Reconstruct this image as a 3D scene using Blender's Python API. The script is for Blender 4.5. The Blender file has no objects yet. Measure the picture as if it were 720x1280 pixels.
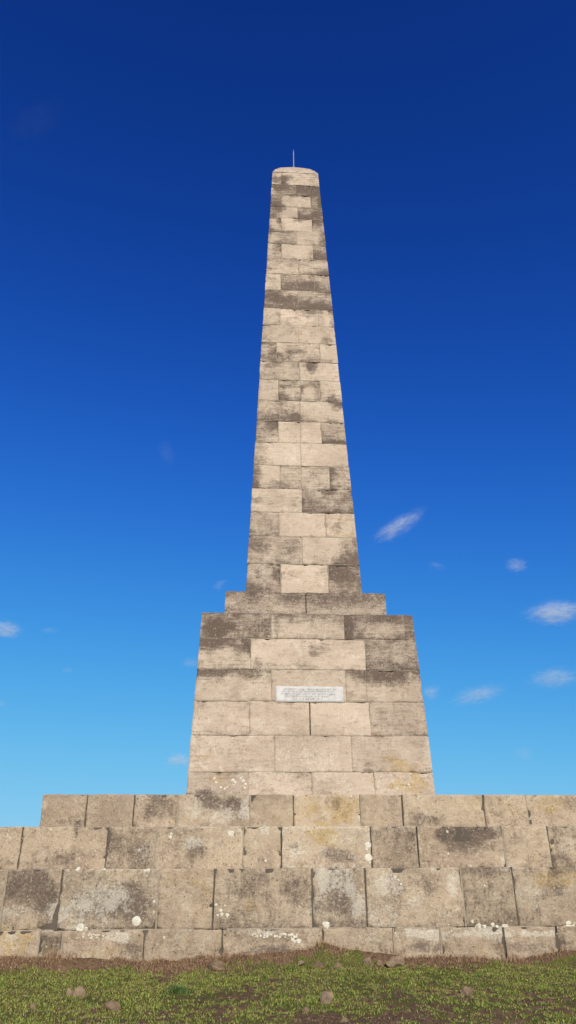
import bpy, math, random
import numpy as np
from mathutils import Vector, Matrix, noise as mn

random.seed(11)
rng = np.random.default_rng(11)
sc = bpy.context.scene
C = sc.collection

# ------------------------------------------------------------------ camera
F_PX, PITCH, YAW, ROLL = 950.0, math.radians(27.478), math.radians(3.436), math.radians(0.403)
CAM = np.array([-1.274, -16.8, 0.0])           # eye level is z = 0
_f = np.array([math.sin(YAW), math.cos(YAW), 0.0])
_r = np.array([math.cos(YAW), -math.sin(YAW), 0.0])
_u = np.array([0, 0, 1.0])
FW = math.cos(PITCH) * _f + math.sin(PITCH) * _u
UP0 = -math.sin(PITCH) * _f + math.cos(PITCH) * _u
RT = math.cos(ROLL) * _r - math.sin(ROLL) * UP0
UP = math.sin(ROLL) * _r + math.cos(ROLL) * UP0


def project(P):
    v = np.asarray(P, float) - CAM
    z = v @ FW
    return 360 + F_PX * (v @ RT) / z, 640 - F_PX * (v @ UP) / z


def ray(px, py):
    d = FW + RT * (px - 360) / F_PX + UP * (640 - py) / F_PX
    return d / np.linalg.norm(d)


def at_y(px, py, y):                            # point where the sight line meets the plane y
    d = ray(px, py)
    return CAM + d * (y - CAM[1]) / d[1]


cd = bpy.data.cameras.new('camera')
cam = bpy.data.objects.new('camera', cd)
C.objects.link(cam)
m = Matrix(((RT[0], UP[0], -FW[0], CAM[0]), (RT[1], UP[1], -FW[1], CAM[1]), (RT[2], UP[2], -FW[2], CAM[2]), (0, 0, 0, 1)))
cam.matrix_world = m
cd.sensor_fit = 'VERTICAL'
cd.sensor_height = 36.0
cd.lens = 36.0 * F_PX / 1280.0
cd.clip_start = 0.1
cd.clip_end = 20000
sc.camera = cam

# ------------------------------------------------------------------ light
SUN_EL = math.radians(27)
SUN_AZ = math.radians(12)                      # sideways from straight behind the camera, towards the left
to_sun = Vector((math.sin(SUN_AZ) * math.cos(SUN_EL), -math.cos(SUN_AZ) * math.cos(SUN_EL), math.sin(SUN_EL)))
sl = bpy.data.lights.new('sun', 'SUN')
sl.energy = 4.9
sl.angle = math.radians(0.53)
sl.color = (1.0, 0.925, 0.81)
so = bpy.data.objects.new('sun', sl)
so.rotation_euler = to_sun.to_track_quat('Z', 'Y').to_euler()
so.location = (-8, -25, 14)
C.objects.link(so)

world = bpy.data.worlds.new('World')
sc.world = world
world.use_nodes = True
wt = world.node_tree
wt.nodes.clear()
wo = wt.nodes.new('ShaderNodeOutputWorld')
bg = wt.nodes.new('ShaderNodeBackground')
sky = wt.nodes.new('ShaderNodeTexSky')
sky.sky_type = 'NISHITA'
sky.sun_disc = False
sky.sun_elevation = SUN_EL
sky.sun_rotation = math.atan2(to_sun.x, to_sun.y)
sky.altitude = 300
sky.air_density = 1.0
sky.dust_density = 0.25
sky.ozone_density = 3.0
# polarised, deep blue rendering of the sky: each channel x -> p / (1 + p / k), p = a x^g
sep = wt.nodes.new('ShaderNodeSeparateColor')
com = wt.nodes.new('ShaderNodeCombineColor')
wt.links.new(sky.outputs[0], sep.inputs[0])


def wmath(op, a, b):
    nd = wt.nodes.new('ShaderNodeMath')
    nd.operation = op
    for i_, v_ in enumerate((a, b)):
        if hasattr(v_, 'is_output'):
            wt.links.new(v_, nd.inputs[i_])
        else:
            nd.inputs[i_].default_value = v_
    return nd.outputs[0]


for ch, (g_, k_, a_) in enumerate(((2.15, .40, .0176), (2.15, .70, .0433), (2.45, .90, .0699))):
    p_ = wmath('MULTIPLY', wmath('POWER', sep.outputs[ch], g_), a_)
    o_ = wmath('DIVIDE', p_, wmath('ADD', wmath('DIVIDE', p_, k_), 1.0))
    wt.links.new(wmath('MULTIPLY', o_, 1 / 0.12), com.inputs[ch])
wt.links.new(com.outputs[0], bg.inputs[0])
bg.inputs[1].default_value = 0.12
wt.links.new(bg.outputs[0], wo.inputs[0])

sc.view_settings.view_transform = 'Standard'
sc.view_settings.look = 'None'
sc.view_settings.exposure = 0
sc.view_settings.gamma = 1
sc.view_settings.use_curve_mapping = False


# ------------------------------------------------------------------ node helpers
class NT:
    def __init__(self, name):
        self.m = bpy.data.materials.new(name)
        self.m.use_nodes = True
        self.t = self.m.node_tree
        self.t.nodes.clear()
        self.out = self.t.nodes.new('ShaderNodeOutputMaterial')

    def n(self, kind, **kw):
        nd = self.t.nodes.new(kind)
        for k, v in kw.items():
            setattr(nd, k, v)
        return nd

    def put(self, sock, v):
        if hasattr(v, 'is_output'):
            self.t.links.new(v, sock)
        else:
            sock.default_value = v

    def math(self, op, a, b=0.0, c=0.0, clamp=False):
        nd = self.n('ShaderNodeMath', operation=op, use_clamp=clamp)
        for i, v in enumerate((a, b, c)):
            self.put(nd.inputs[i], v)
        return nd.outputs[0]

    def ramp(self, v, a, b, lo=0.0, hi=1.0):    # smooth step
        nd = self.n('ShaderNodeMapRange', interpolation_type='SMOOTHSTEP')
        for k, x in enumerate((v, a, b, lo, hi)):
            self.put(nd.inputs[k], x)
        return nd.outputs[0]

    def mix(self, f, a, b, blend='MIX'):
        nd = self.n('ShaderNodeMix', data_type='RGBA', blend_type=blend)
        self.put(nd.inputs[0], f)
        self.put(nd.inputs[6], a)
        self.put(nd.inputs[7], b)
        return nd.outputs[2]

    def noise(self, co, scale, detail=6, rough=0.6, dist=0.0):
        nd = self.n('ShaderNodeTexNoise')
        self.put(nd.inputs['Vector'], co)
        nd.inputs['Scale'].default_value = scale
        nd.inputs['Detail'].default_value = detail
        nd.inputs['Roughness'].default_value = rough
        nd.inputs['Distortion'].default_value = dist
        return nd.outputs[0]

    def mapping(self, co, scale):
        nd = self.n('ShaderNodeMapping')
        self.put(nd.inputs[0], co)
        nd.inputs['Scale'].default_value = scale
        return nd.outputs[0]

    def surface(self, col, rough=0.9, bump=None, strength=0.5, dist=0.01, spec=0.25):
        p = self.n('ShaderNodeBsdfPrincipled')
        self.put(p.inputs['Base Color'], col)
        self.put(p.inputs['Roughness'], rough)
        p.inputs['Specular IOR Level'].default_value = spec
        if bump is not None:
            b = self.n('ShaderNodeBump')
            b.inputs['Strength'].default_value = strength
            b.inputs['Distance'].default_value = dist
            self.put(b.inputs['Height'], bump)
            self.t.links.new(b.outputs[0], p.inputs['Normal'])
        self.t.links.new(p.outputs[0], self.out.inputs[0])
        return p


def rgb(r, g, b):
    return (r, g, b, 1.0)


def stone_material(name, warm):
    t = NT(name)
    co = t.n('ShaderNodeTexCoord').outputs['Object']
    st = t.n('ShaderNodeAttribute', attribute_name='stain')
    sp = t.n('ShaderNodeSeparateColor')
    t.t.links.new(st.outputs['Color'], sp.inputs[0])
    tone = t.n('ShaderNodeAttribute', attribute_name='tone').outputs['Fac']
    R, G, B = sp.outputs
    big = t.noise(co, 1.1, 7, 0.62, 0.4)
    mid = t.noise(co, 6.5, 8, 0.72, 0.5)
    fine = t.noise(co, 34, 6, 0.78)
    grit = t.noise(co, 110, 3, 0.7)
    bed = t.noise(t.mapping(co, (1.0, 1.0, 7.0)), 3.2, 6, 0.65, 0.3)
    streak = t.noise(t.mapping(co, (7.0, 7.0, 0.9)), 2.4, 6, 0.65, 0.2)
    light = rgb(0.565, 0.443, 0.325) if not warm else rgb(0.562, 0.430, 0.290)
    dull = rgb(0.408, 0.307, 0.224) if not warm else rgb(0.342, 0.252, 0.170)
    kb, km = (0.14, 0.46) if not warm else (0.12, 0.48)
    f = t.math('ADD', t.math('MULTIPLY', big, 0.4), t.math('ADD', t.math('MULTIPLY', bed, kb), t.math('MULTIPLY', mid, km)))
    col = t.mix(t.ramp(f, 0.40, 0.60), light, dull)
    # cooler, purplish beds of the sandstone
    col = t.mix(t.math('MULTIPLY', t.ramp(t.noise(co, 0.8, 5, 0.6, 0.3), 0.52, 0.66), 0.35), col, rgb(0.32, 0.235, 0.175))
    # blotches of paler, fresher stone
    pale = rgb(0.65, 0.54, 0.425) if not warm else rgb(0.64, 0.53, 0.37)
    col = t.mix(t.math('MULTIPLY', t.ramp(t.noise(co, 3.4, 8, 0.78, 0.7), 0.53, 0.64), 0.5), col, pale)
    # ochre lichen and iron staining
    y = t.ramp(t.math('ADD', B, t.math('MULTIPLY', t.math('SUBTRACT', mid, 0.5), 2.2)), 0.22, 0.85)
    col = t.mix(t.math('MULTIPLY', y, 0.55), col, rgb(0.47, 0.31, 0.10))
    # soot and algae: dark crust that follows the bedding and breaks up in grains
    s = t.math('ADD', R, t.math('MULTIPLY', t.math('SUBTRACT', mid, 0.5), 2.0))
    s = t.math('ADD', s, t.math('MULTIPLY', t.math('SUBTRACT', bed, 0.5), 0.5 if warm else 1.3))
    s = t.math('ADD', s, t.math('MULTIPLY', t.math('SUBTRACT', streak, 0.5), 1.0 if warm else 0.35))
    s = t.math('ADD', s, t.math('MULTIPLY', t.math('SUBTRACT', fine, 0.5), 1.7))
    dark = t.ramp(s, 0.05, 1.20)
    col = t.mix(t.math('MULTIPLY', dark, 0.86 if warm else 0.96), col, rgb(0.125, 0.088, 0.066))
    # pits and pale grains
    pit = t.ramp(fine, 0.575, 0.68)
    col = t.mix(t.math('MULTIPLY', pit, 0.50 if warm else 0.26), col, rgb(0.13, 0.092, 0.06))
    lit = t.ramp(t.noise(co, 27, 6, 0.85, 0.3), 0.55, 0.62)
    col = t.mix(t.math('MULTIPLY', lit, 0.55 if warm else 0.36), col, rgb(0.68, 0.58, 0.43))
    # white crust lichen, granular
    w = t.math('ADD', G, t.math('MULTIPLY', t.math('SUBTRACT', t.noise(co, 21, 8, 0.85, 0.6), 0.5), 3.6))
    w = t.math('ADD', w, t.math('MULTIPLY', t.math('SUBTRACT', mid, 0.5), 1.4))
    wh = t.ramp(w, 0.46, 1.0)
    col = t.mix(t.math('MULTIPLY', wh, 0.58), col, rgb(0.70, 0.62, 0.49))
    g = t.math('ADD', 1.0, t.math('MULTIPLY', t.math('SUBTRACT', grit, 0.5), 1.2))
    g = t.math('ADD', g, t.math('MULTIPLY', t.math('SUBTRACT', mid, 0.5), 0.8))
    g = t.math('MULTIPLY', g, tone)
    cc = t.n('ShaderNodeCombineColor')
    for k in range(3):
        t.t.links.new(g, cc.inputs[k])
    col = t.mix(1.0, col, cc.outputs[0], 'MULTIPLY')
    h = t.math('ADD', t.math('MULTIPLY', fine, 0.8), t.math('MULTIPLY', grit, 0.45))
    h = t.math('ADD', h, t.math('MULTIPLY', mid, 0.9))
    h = t.math('SUBTRACT', h, t.math('MULTIPLY', pit, 0.5))
    t.surface(col, 0.93, h, 0.9, 0.026 if warm else 0.02, 0.10)
    return t.m


def plain_material(name, a, b, scale, bump=0.5, dist=0.01, rough=0.9, metallic=0.0):
    t = NT(name)
    co = t.n('ShaderNodeTexCoord').outputs['Object']
    n1 = t.noise(co, scale, 8, 0.65, 0.3)
    n2 = t.noise(co, scale * 9, 5, 0.7)
    f = t.math('ADD', t.math('MULTIPLY', n1, 0.6), t.math('MULTIPLY', n2, 0.4))
    col = t.mix(t.ramp(f, 0.36, 0.64), rgb(*a), rgb(*b))
    p = t.surface(col, rough, f, bump, dist)
    p.inputs['Metallic'].default_value = metallic
    return t.m


M_SHAFT = stone_material('weathered_sandstone', False)
M_PLINTH = stone_material('plinth_sandstone', True)
M_MORTAR = plain_material('lime_mortar', (0.36, 0.30, 0.22), (0.22, 0.175, 0.125), 9, 0.8)
M_CORE = plain_material('rubble_core', (0.12, 0.095, 0.07), (0.07, 0.055, 0.04), 4)
M_MARBLE = plain_material('white_marble', (0.60, 0.565, 0.52), (0.44, 0.41, 0.37), 7, 0.25, 0.004, 0.6)
M_INK = plain_material('worn_lettering', (0.22, 0.205, 0.19), (0.40, 0.375, 0.345), 25, 0.2)
M_ROD = plain_material('galvanised_steel', (0.62, 0.64, 0.66), (0.5, 0.52, 0.54), 20, 0.1, 0.002, 0.35, 0.6)
M_LICHEN = plain_material('white_lichen', (0.72, 0.67, 0.55), (0.48, 0.42, 0.31), 40, 0.9, 0.01)


# ------------------------------------------------------------------ mesh helpers
def make_mesh(name, verts, faces, mats, fmat=None, smooth=None, parent=None, loc=(0, 0, 0)):
    me = bpy.data.meshes.new(name)
    v = np.asarray(verts, float) - np.asarray(loc, float)
    me.from_pydata(v.tolist(), [], faces)
    for mt in mats:
        me.materials.append(mt)
    if fmat is not None:
        me.polygons.foreach_set('material_index', np.asarray(fmat, np.int32))
    if smooth is not None:
        me.polygons.foreach_set('use_smooth', np.asarray(smooth, bool))
    me.update()
    o = bpy.data.objects.new(name, me)
    C.objects.link(o)
    if parent:
        o.parent = parent
    else:
        o.location = loc
    return o


def tag(o, label=None, cat=None, group=None, kind=None):
    for k, v in (('label', label), ('category', cat), ('group', group), ('kind', kind)):
        if v:
            o[k] = v
    return o


def fbm(x, y, z, o=4):
    return mn.fractal(Vector((x, y, z)), 1.0, 2.0, o)


class Masonry:
    """Blocks of one part: front faces are worn, uneven grids; mortar and core lie behind them."""
    def __init__(self, sx, sy):
        self.v, self.f, self.fm, self.sm, self.tone, self.st = [], [], [], [], [], []
        self.nv = 0

    def add(self, v, f, fm, sm, tone, st):
        self.v.append(np.asarray(v, float))
        f = [tuple(i + self.nv for i in q) for q in f]
        self.f += f
        self.fm += [fm] * len(f) if isinstance(fm, int) else fm
        self.sm += [sm] * len(f)
        n = len(v)
        self.tone.append(np.full(n, tone) if np.isscalar(tone) else tone)
        self.st.append(np.zeros((n, 3)) if st is None else st)
        self.nv += n

    def box(self, x0, x1, y0, y1, z0, z1, k, mat, tone=1.0):
        P = np.array([(x, y, z) for z in (z0, z1) for y in (y0, y1) for x in (x0, x1)], float)
        self.add(turn(P, k), [(0, 2, 3, 1), (4, 5, 7, 6), (0, 1, 5, 4), (2, 6, 7, 3), (0, 4, 6, 2), (1, 3, 7, 5)], mat, False, tone, None)

    def slab(self, k, xl, xr, z0, z1, hw, depth, res, rnd, gaps, rough, spec, tone, seed, ends=(0, 0)):
        """xl, xr: (bottom, top) x in the frame of face k; hw(z): distance of the face from the axis."""
        gl, gr, gb, gt = gaps
        xl = (xl[0] + gl, xl[1] + gl)
        xr = (xr[0] - gr, xr[1] - gr)
        z0, z1 = z0 + gb, z1 - gt
        W = max(xr[0] - xl[0], 0.05)
        H = z1 - z0
        e = 0.012
        def axis(L):
            n = max(2, int(round(L / res)))
            a = np.linspace(0, 1, n + 1)
            ex = [e / L, 2.6 * e / L]
            return np.array(sorted(set([0.0, 1.0] + ex + [1 - q for q in ex] + [q for q in a if 3.6 * e / L < q < 1 - 3.6 * e / L])))
        U, V = axis(W), axis(H)
        nu, nvv = len(U), len(V)
        uu, vv = np.meshgrid(U, V)
        x = (xl[0] + (xr[0] - xl[0]) * uu) * (1 - vv) + (xl[1] + (xr[1] - xl[1]) * uu) * vv
        z = z0 + H * vv
        d = np.minimum(np.minimum(uu * W, (1 - uu) * W), np.minimum(vv * H, (1 - vv) * H))
        n1 = np.zeros_like(x)
        n2 = np.zeros_like(x)
        for i in range(nvv):
            for j in range(nu):
                p = (x[i, j], seed * 3.7, z[i, j])
                n1[i, j] = fbm(p[0] * 1.7, p[1], p[2] * 1.7, 4)
                n2[i, j] = fbm(p[0] * 9, p[1] + 9, p[2] * 9, 3)
        r = rnd * (1.0 + 1.3 * np.clip(n1 + 0.5 * n2, -0.5, 1.6))
        edge = np.clip(1 - d / np.maximum(r, 1e-3), 0, 1) ** 2 * np.maximum(r, 0.002) * 0.8
        chip = np.clip(n2 + n1 * 0.7 - 0.40, 0, 1) * np.clip(1 - d / 0.06, 0, 1) * 0.07 * rough
        if k == 0 and rough > 1.5:
            qx, qy = project(np.stack([x, -hw(z), z], -1).reshape(-1, 3))
            for (ax, ay, rx, ry, dp_) in RELIEF:
                ex = np.clip((rx - np.abs(qx - ax)) / 3 + .5, 0, 1) * np.clip((ry - np.abs(qy - ay)) / 1.6 + .5, 0, 1)
                chip = chip + (ex * dp_).reshape(x.shape) * (1 + .6 * n2)
        tilt = (random.uniform(-1, 1) * (uu - .5) + random.uniform(-1, 1) * (vv - .5)) * 0.004 * rough + random.uniform(0, 0.006) * rough
        inset = edge + chip + rough * (0.010 * n1 + 0.004 * n2) + 0.010 * rough + tilt
        # wobble of the outline itself
        wob = 0.004 * rough
        zz = z + wob * n2 * (np.minimum(vv, 1 - vv) * H < 0.001)
        xx = x + wob * n2 * (np.minimum(uu, 1 - uu) * W < 0.001)
        y = -(hw(z)) + np.maximum(inset, 0)
        P = np.stack([xx, y, zz], -1).reshape(-1, 3)
        faces = []
        for i in range(nvv - 1):
            for j in range(nu - 1):
                a = i * nu + j
                faces.append((a, a + 1, a + nu + 1, a + nu))
        Pw = turn(P, k)
        st = stain_field(Pw, uu.ravel(), vv.ravel(), spec, k, n1.ravel(), d.ravel(), rough)
        self.add(Pw, faces, 0, True, tone, st)
        ring = [j for j in range(nu)] + [i * nu + nu - 1 for i in range(1, nvv)] + [(nvv - 1) * nu + j for j in range(nu - 2, -1, -1)] + [i * nu for i in range(nvv - 2, 0, -1)]
        F = P[ring]
        Bk = F.copy()
        Bk[:, 1] = -hw((z0 + z1) / 2) + depth
        n = len(ring)
        Q = turn(np.concatenate([F, Bk]), k)
        fs = [((i + 1) % n, i, n + i, n + (i + 1) % n) for i in range(n)]
        s2 = st[ring]
        self.add(Q, fs, 0, False, tone, np.concatenate([s2, s2]))

    def build(self, name, parent, mats, loc):
        o = make_mesh(name, np.concatenate(self.v), self.f, mats, self.fm, self.sm, parent, loc)
        a = o.data.attributes.new('tone', 'FLOAT', 'POINT')
        a.data.foreach_set('value', np.concatenate(self.tone).astype(np.float32))
        a = o.data.attributes.new('stain', 'FLOAT_COLOR', 'POINT')
        s = np.concatenate(self.st)
        s = np.concatenate([s, np.ones((len(s), 1))], 1).astype(np.float32)
        a.data.foreach_set('color', s.ravel())
        return o


def turn(P, k):
    P = np.asarray(P, float)
    c, s = ((1, 0), (0, 1), (-1, 0), (0, -1))[k]
    return np.stack([c * P[:, 0] - s * P[:, 1], s * P[:, 0] + c * P[:, 1], P[:, 2]], 1)


def sm01(x):
    x = np.clip(x, 0, 1)
    return x * x * (3 - 2 * x)


# worn hollows in particular blocks: x, y, rx, ry, depth
RELIEF = [(574, 1045, 42, 8, .014), (580, 1058.5, 40, 1.5, .02), (568, 1110, 8, 24, .014), (57, 1159, 11, 2.2, .05), (181, 1163, 3.5, 3, .08),
          (692, 1045, 3, 9, .03), (156, 1109, 22, 2, .015), (640, 1045, 2, 9, .02), (282, 1170, 3, 8, .03), (500, 1180, 6, 14, .02), (700, 1175, 5, 10, .03)]

# weathering marks that lie where the stone carries them: x, y, rx, ry, channel (0 soot, 1 white, 2 ochre), amount
MARKS = []


def stain_field(P, u, v, spec, k, n1, d, rough):
    n = len(u)
    R = np.full(n, 0.04)
    G = np.zeros(n)
    B = np.zeros(n)
    vv0, uu0 = v, u
    v = np.clip(v + .30 * n1, 0, 1)
    u = np.clip(u + .25 * n1, 0, 1)
    R += random.uniform(-.10, .16)
    B += max(0, random.uniform(-.25, .22))
    R += random.uniform(-.1, .45) * sm01(1 - v / .22)          # damp gathers along the bed joints
    R += random.uniform(-.1, .30) * sm01((v - .85) / .15)
    if rough > 1.5:
        G += random.uniform(0, .55) * np.exp(-d / .045) + random.uniform(-.05, .16)
    off = random.uniform(-.14, .14)
    sl_ = random.uniform(-.35, .35)
    v = np.clip(v + off + sl_ * (u - .5), 0, 1)
    for c in spec:
        q = c.lower()
        a = 1.0 if c.isupper() else 0.62
        if q == 'a': R += 0.70 * a * (1 + .5 * n1)
        elif q == 'm': R += 0.36 * a
        elif q == 'b': R += 0.85 * a * sm01(1 - v / 0.65)
        elif q == 't': R += 0.85 * a * sm01((v - 0.40) / 0.6)
        elif q == 'l': R += 0.85 * a * sm01(1 - u / 0.5)
        elif q == 'r': R += 0.85 * a * sm01((u - 0.5) / 0.45)
        elif q == 'c': R -= 0.95 * a * np.exp(-((u - .5) / .26) ** 2 - ((v - .42) / .28) ** 2)
        elif q == 'd': R += 1.0 * a * np.exp(-((u - .5) / .3) ** 2 - ((v - .5) / .3) ** 2)
        elif q == 'w': G += 0.5 * a
        elif q == 'y': B += 0.55 * a
    if k == 0:
        px, py = project(P)
        for (x, y, rx, ry, ch, am) in MARKS:
            near = (abs(px - x) < 2.2 * rx) & (abs(py - y) < 2.2 * ry)
            if not near.any():
                continue
            g = np.zeros(n)
            g[near] = am * sm01(1.25 - 0.85 * np.sqrt(((px[near] - x) / rx) ** 2 + ((py[near] - y) / ry) ** 2) + 0.9 * n1[near])
            if ch == 0: R += g
            elif ch == 1: G += g
            else: B += g
    return np.stack([R, G, B], 1)


MARKS += [
    # pedestal
    (268, 783, 22, 12, 0, .7), (300, 806, 18, 9, 0, .3), (268, 818, 40, 9, 0, -.3), (398, 812, 20, 10, 0, .75),
    (262, 846, 26, 8, 0, .4), (495, 862, 30, 10, 0, -.2), (500, 846, 26, 9, 0, .35), (345, 785, 3, 12, 0, .5),
    (492, 772, 20, 5, 0, .2), (488, 786, 16, 5, 0, -.6), (437, 785, 5, 12, 0, .5), (395, 950, 30, 14, 1, .25),
    (320, 950, 20, 12, 1, .3), (500, 955, 24, 14, 2, .6), (497, 980, 22, 10, 2, .6), (265, 955, 26, 14, 2, .25),
    (290, 980, 34, 8, 2, .25), (355, 880, 10, 3, 0, .2),
    # top course of the plinth
    (268, 1003, 22, 11, 0, .95), (296, 1014, 11, 16, 0, .8), (280, 1020, 20, 9, 1, .55), (240, 1012, 12, 14, 1, .45),
    (308, 1008, 6, 14, 1, .6), (195, 1010, 24, 16, 0, .5), (186, 1006, 8, 22, 0, .3), (390, 1008, 16, 14, 2, .4), (428, 1010, 18, 16, 2, .5),
    (432, 1012, 12, 14, 0, .35), (395, 1040, 20, 12, 2, .6), (445, 1022, 8, 8, 1, .4), (528, 1025, 22, 6, 0, .7), (555, 1020, 20, 6, 0, .35),
    (590, 1002, 16, 10, 2, .45), (634, 1010, 18, 14, 2, .4), (690, 1005, 16, 11, 2, .5), (632, 1010, 20, 16, 0, .25),
    (713, 1000, 8, 8, 0, .4), (135, 1005, 20, 14, 2, .45), (85, 1012, 20, 12, 2, .3), (80, 1027, 34, 4, 0, .45),
    (494, 1012, 6, 18, 0, .35),
    # second course
    (75, 1073, 34, 9, 0, .6), (8, 1078, 18, 5, 0, .5), (10, 1050, 14, 16, 1, .3), (160, 1062, 22, 18, 0, .45), (175, 1070, 10, 12, 0, .3),
    (230, 1065, 22, 12, 0, .2), (420, 1070, 36, 8, 0, .75), (375, 1065, 14, 10, 1, .5), (440, 1050, 18, 8, 1, .3), (400, 1048, 22, 10, 2, .5),
    (575, 1043, 44, 8, 0, 1.1), (590, 1060, 24, 6, 0, .5), (548, 1062, 20, 6, 0, .3), (660, 1060, 20, 14, 1, .3), (712, 1055, 10, 12, 1, .45),
    (643, 1050, 5, 18, 0, .3), (697, 1050, 8, 20, 0, .3), (500, 1058, 18, 20, 0, .2), (325, 1058, 14, 16, 0, .15),
    # third course
    (38, 1108, 30, 22, 0, .75), (25, 1140, 22, 12, 1, .5), (55, 1140, 14, 18, 0, .3), (130, 1125, 46, 22, 0, .65), (125, 1115, 30, 20, 1, .55),
    (95, 1135, 18, 20, 1, .4), (170, 1135, 30, 14, 0, .3), (130, 1092, 50, 7, 2, .4), (232, 1105, 18, 14, 0, .35), (230, 1135, 20, 18, 1, .35),
    (278, 1120, 5, 26, 1, .5), (375, 1145, 16, 14, 1, .6), (372, 1115, 10, 14, 0, .4), (300, 1108, 20, 12, 0, .3), (335, 1145, 10, 8, 1, .3),
    (424, 1108, 26, 16, 0, .6), (420, 1102, 24, 12, 1, .45), (425, 1135, 26, 12, 0, .6), (448, 1130, 8, 16, 1, .6), (402, 1100, 6, 20, 1, .6),
    (474, 1108, 14, 20, 1, .6), (482, 1125, 12, 26, 0, .45), (475, 1145, 14, 14, 1, .4), (520, 1110, 26, 26, 0, .3), (566, 1112, 9, 24, 1, .75), (566, 1112, 9, 22, 0, -.5),
    (575, 1138, 8, 22, 0, .5), (612, 1120, 22, 30, 0, .2), (700, 1098, 24, 12, 2, .7), (672, 1140, 9, 5, 0, .6), (700, 1125, 22, 14, 0, .3),
    (675, 1130, 30, 20, 1, .3), (715, 1120, 14, 24, 1, .4), (690, 1105, 8, 14, 0, .3), (235, 1100, 26, 12, 2, .3), (310, 1135, 16, 14, 2, .5),
    (420, 1155, 30, 5, 0, .3),
    # bottom course
    (20, 1180, 26, 20, 2, .6), (25, 1182, 18, 12, 1, .4), (10, 1168, 12, 6, 1, .5), (60, 1185, 14, 12, 0, .4), (150, 1171, 18, 7, 1, .95), (108, 1168, 14, 5, 1, .6), (95, 1162, 10, 3, 1, .8),
    (120, 1190, 40, 8, 2, .4), (200, 1185, 40, 14, 0, .35), (352, 1167, 60, 4, 1, .6), (340, 1190, 60, 6, 0, .55), (450, 1173, 40, 9, 1, .5),
    (440, 1190, 50, 6, 0, .4), (525, 1167, 30, 6, 1, .95), (600, 1168, 50, 7, 1, .85), (680, 1167, 30, 5, 1, .8), (540, 1185, 50, 6, 0, .45),
    (650, 1185, 40, 8, 0, .5), (250, 1190, 24, 8, 0, .4), (620, 1188, 40, 6, 2, .3),
]


_rm = random.Random(9)
for _ in range(95):
    _y = 215 + 520 * _rm.random() ** 1.3
    _hw = 30 + (_y - 215) * 0.083
    MARKS.append((370 + _rm.uniform(-1, 1) * _hw, _y, _rm.uniform(5, 16), _rm.uniform(2, 9), 0, _rm.uniform(.2, .6)))
for _ in range(26):
    _y = _rm.uniform(215, 735)
    MARKS.append((370 + _rm.uniform(-1, 1) * (30 + (_y - 215) * .083), _y, _rm.uniform(5, 14), _rm.uniform(3, 6), 0, -_rm.uniform(.2, .5)))
for _ in range(20):
    MARKS.append((_rm.uniform(240, 540), _rm.uniform(745, 985), _rm.uniform(8, 26), _rm.uniform(4, 9), 0, _rm.uniform(-.15, .28)))
for _ in range(70):
    MARKS.append((_rm.uniform(-40, 760), _rm.uniform(995, 1195), _rm.uniform(4, 16), _rm.uniform(4, 14), _rm.choice([0, 0, 1, 1]), _rm.uniform(.2, .5)))


def zpx(y, px, plane_y):
    return at_y(px, y, plane_y)[2]


def battered(w0, z0, w1, z1):
    return lambda z: (w0 + (w1 - w0) * (z - z0) / (z1 - z0)) / 2


# ------------------------------------------------------------------ the monument
ZG = -0.98                                        # foundation under the turf
monument = bpy.data.objects.new('obelisk_monument', None)
monument.location = (0, 0, ZG)
C.objects.link(monument)
tag(monument, 'tall weathered sandstone obelisk on a stepped block plinth, rising from the grass', 'monument')
LOC = (0, 0, ZG)

HW_SHAFT = battered(2.564, 6.144, 1.433, 20.32)
HW_PED = battered(4.542, 1.851, 4.315, 5.31)
W1 = 8.619
Z_B1, Z_PED, Z_TIER, Z_TOP = 1.562, 5.31, 5.957, 20.30


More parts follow.
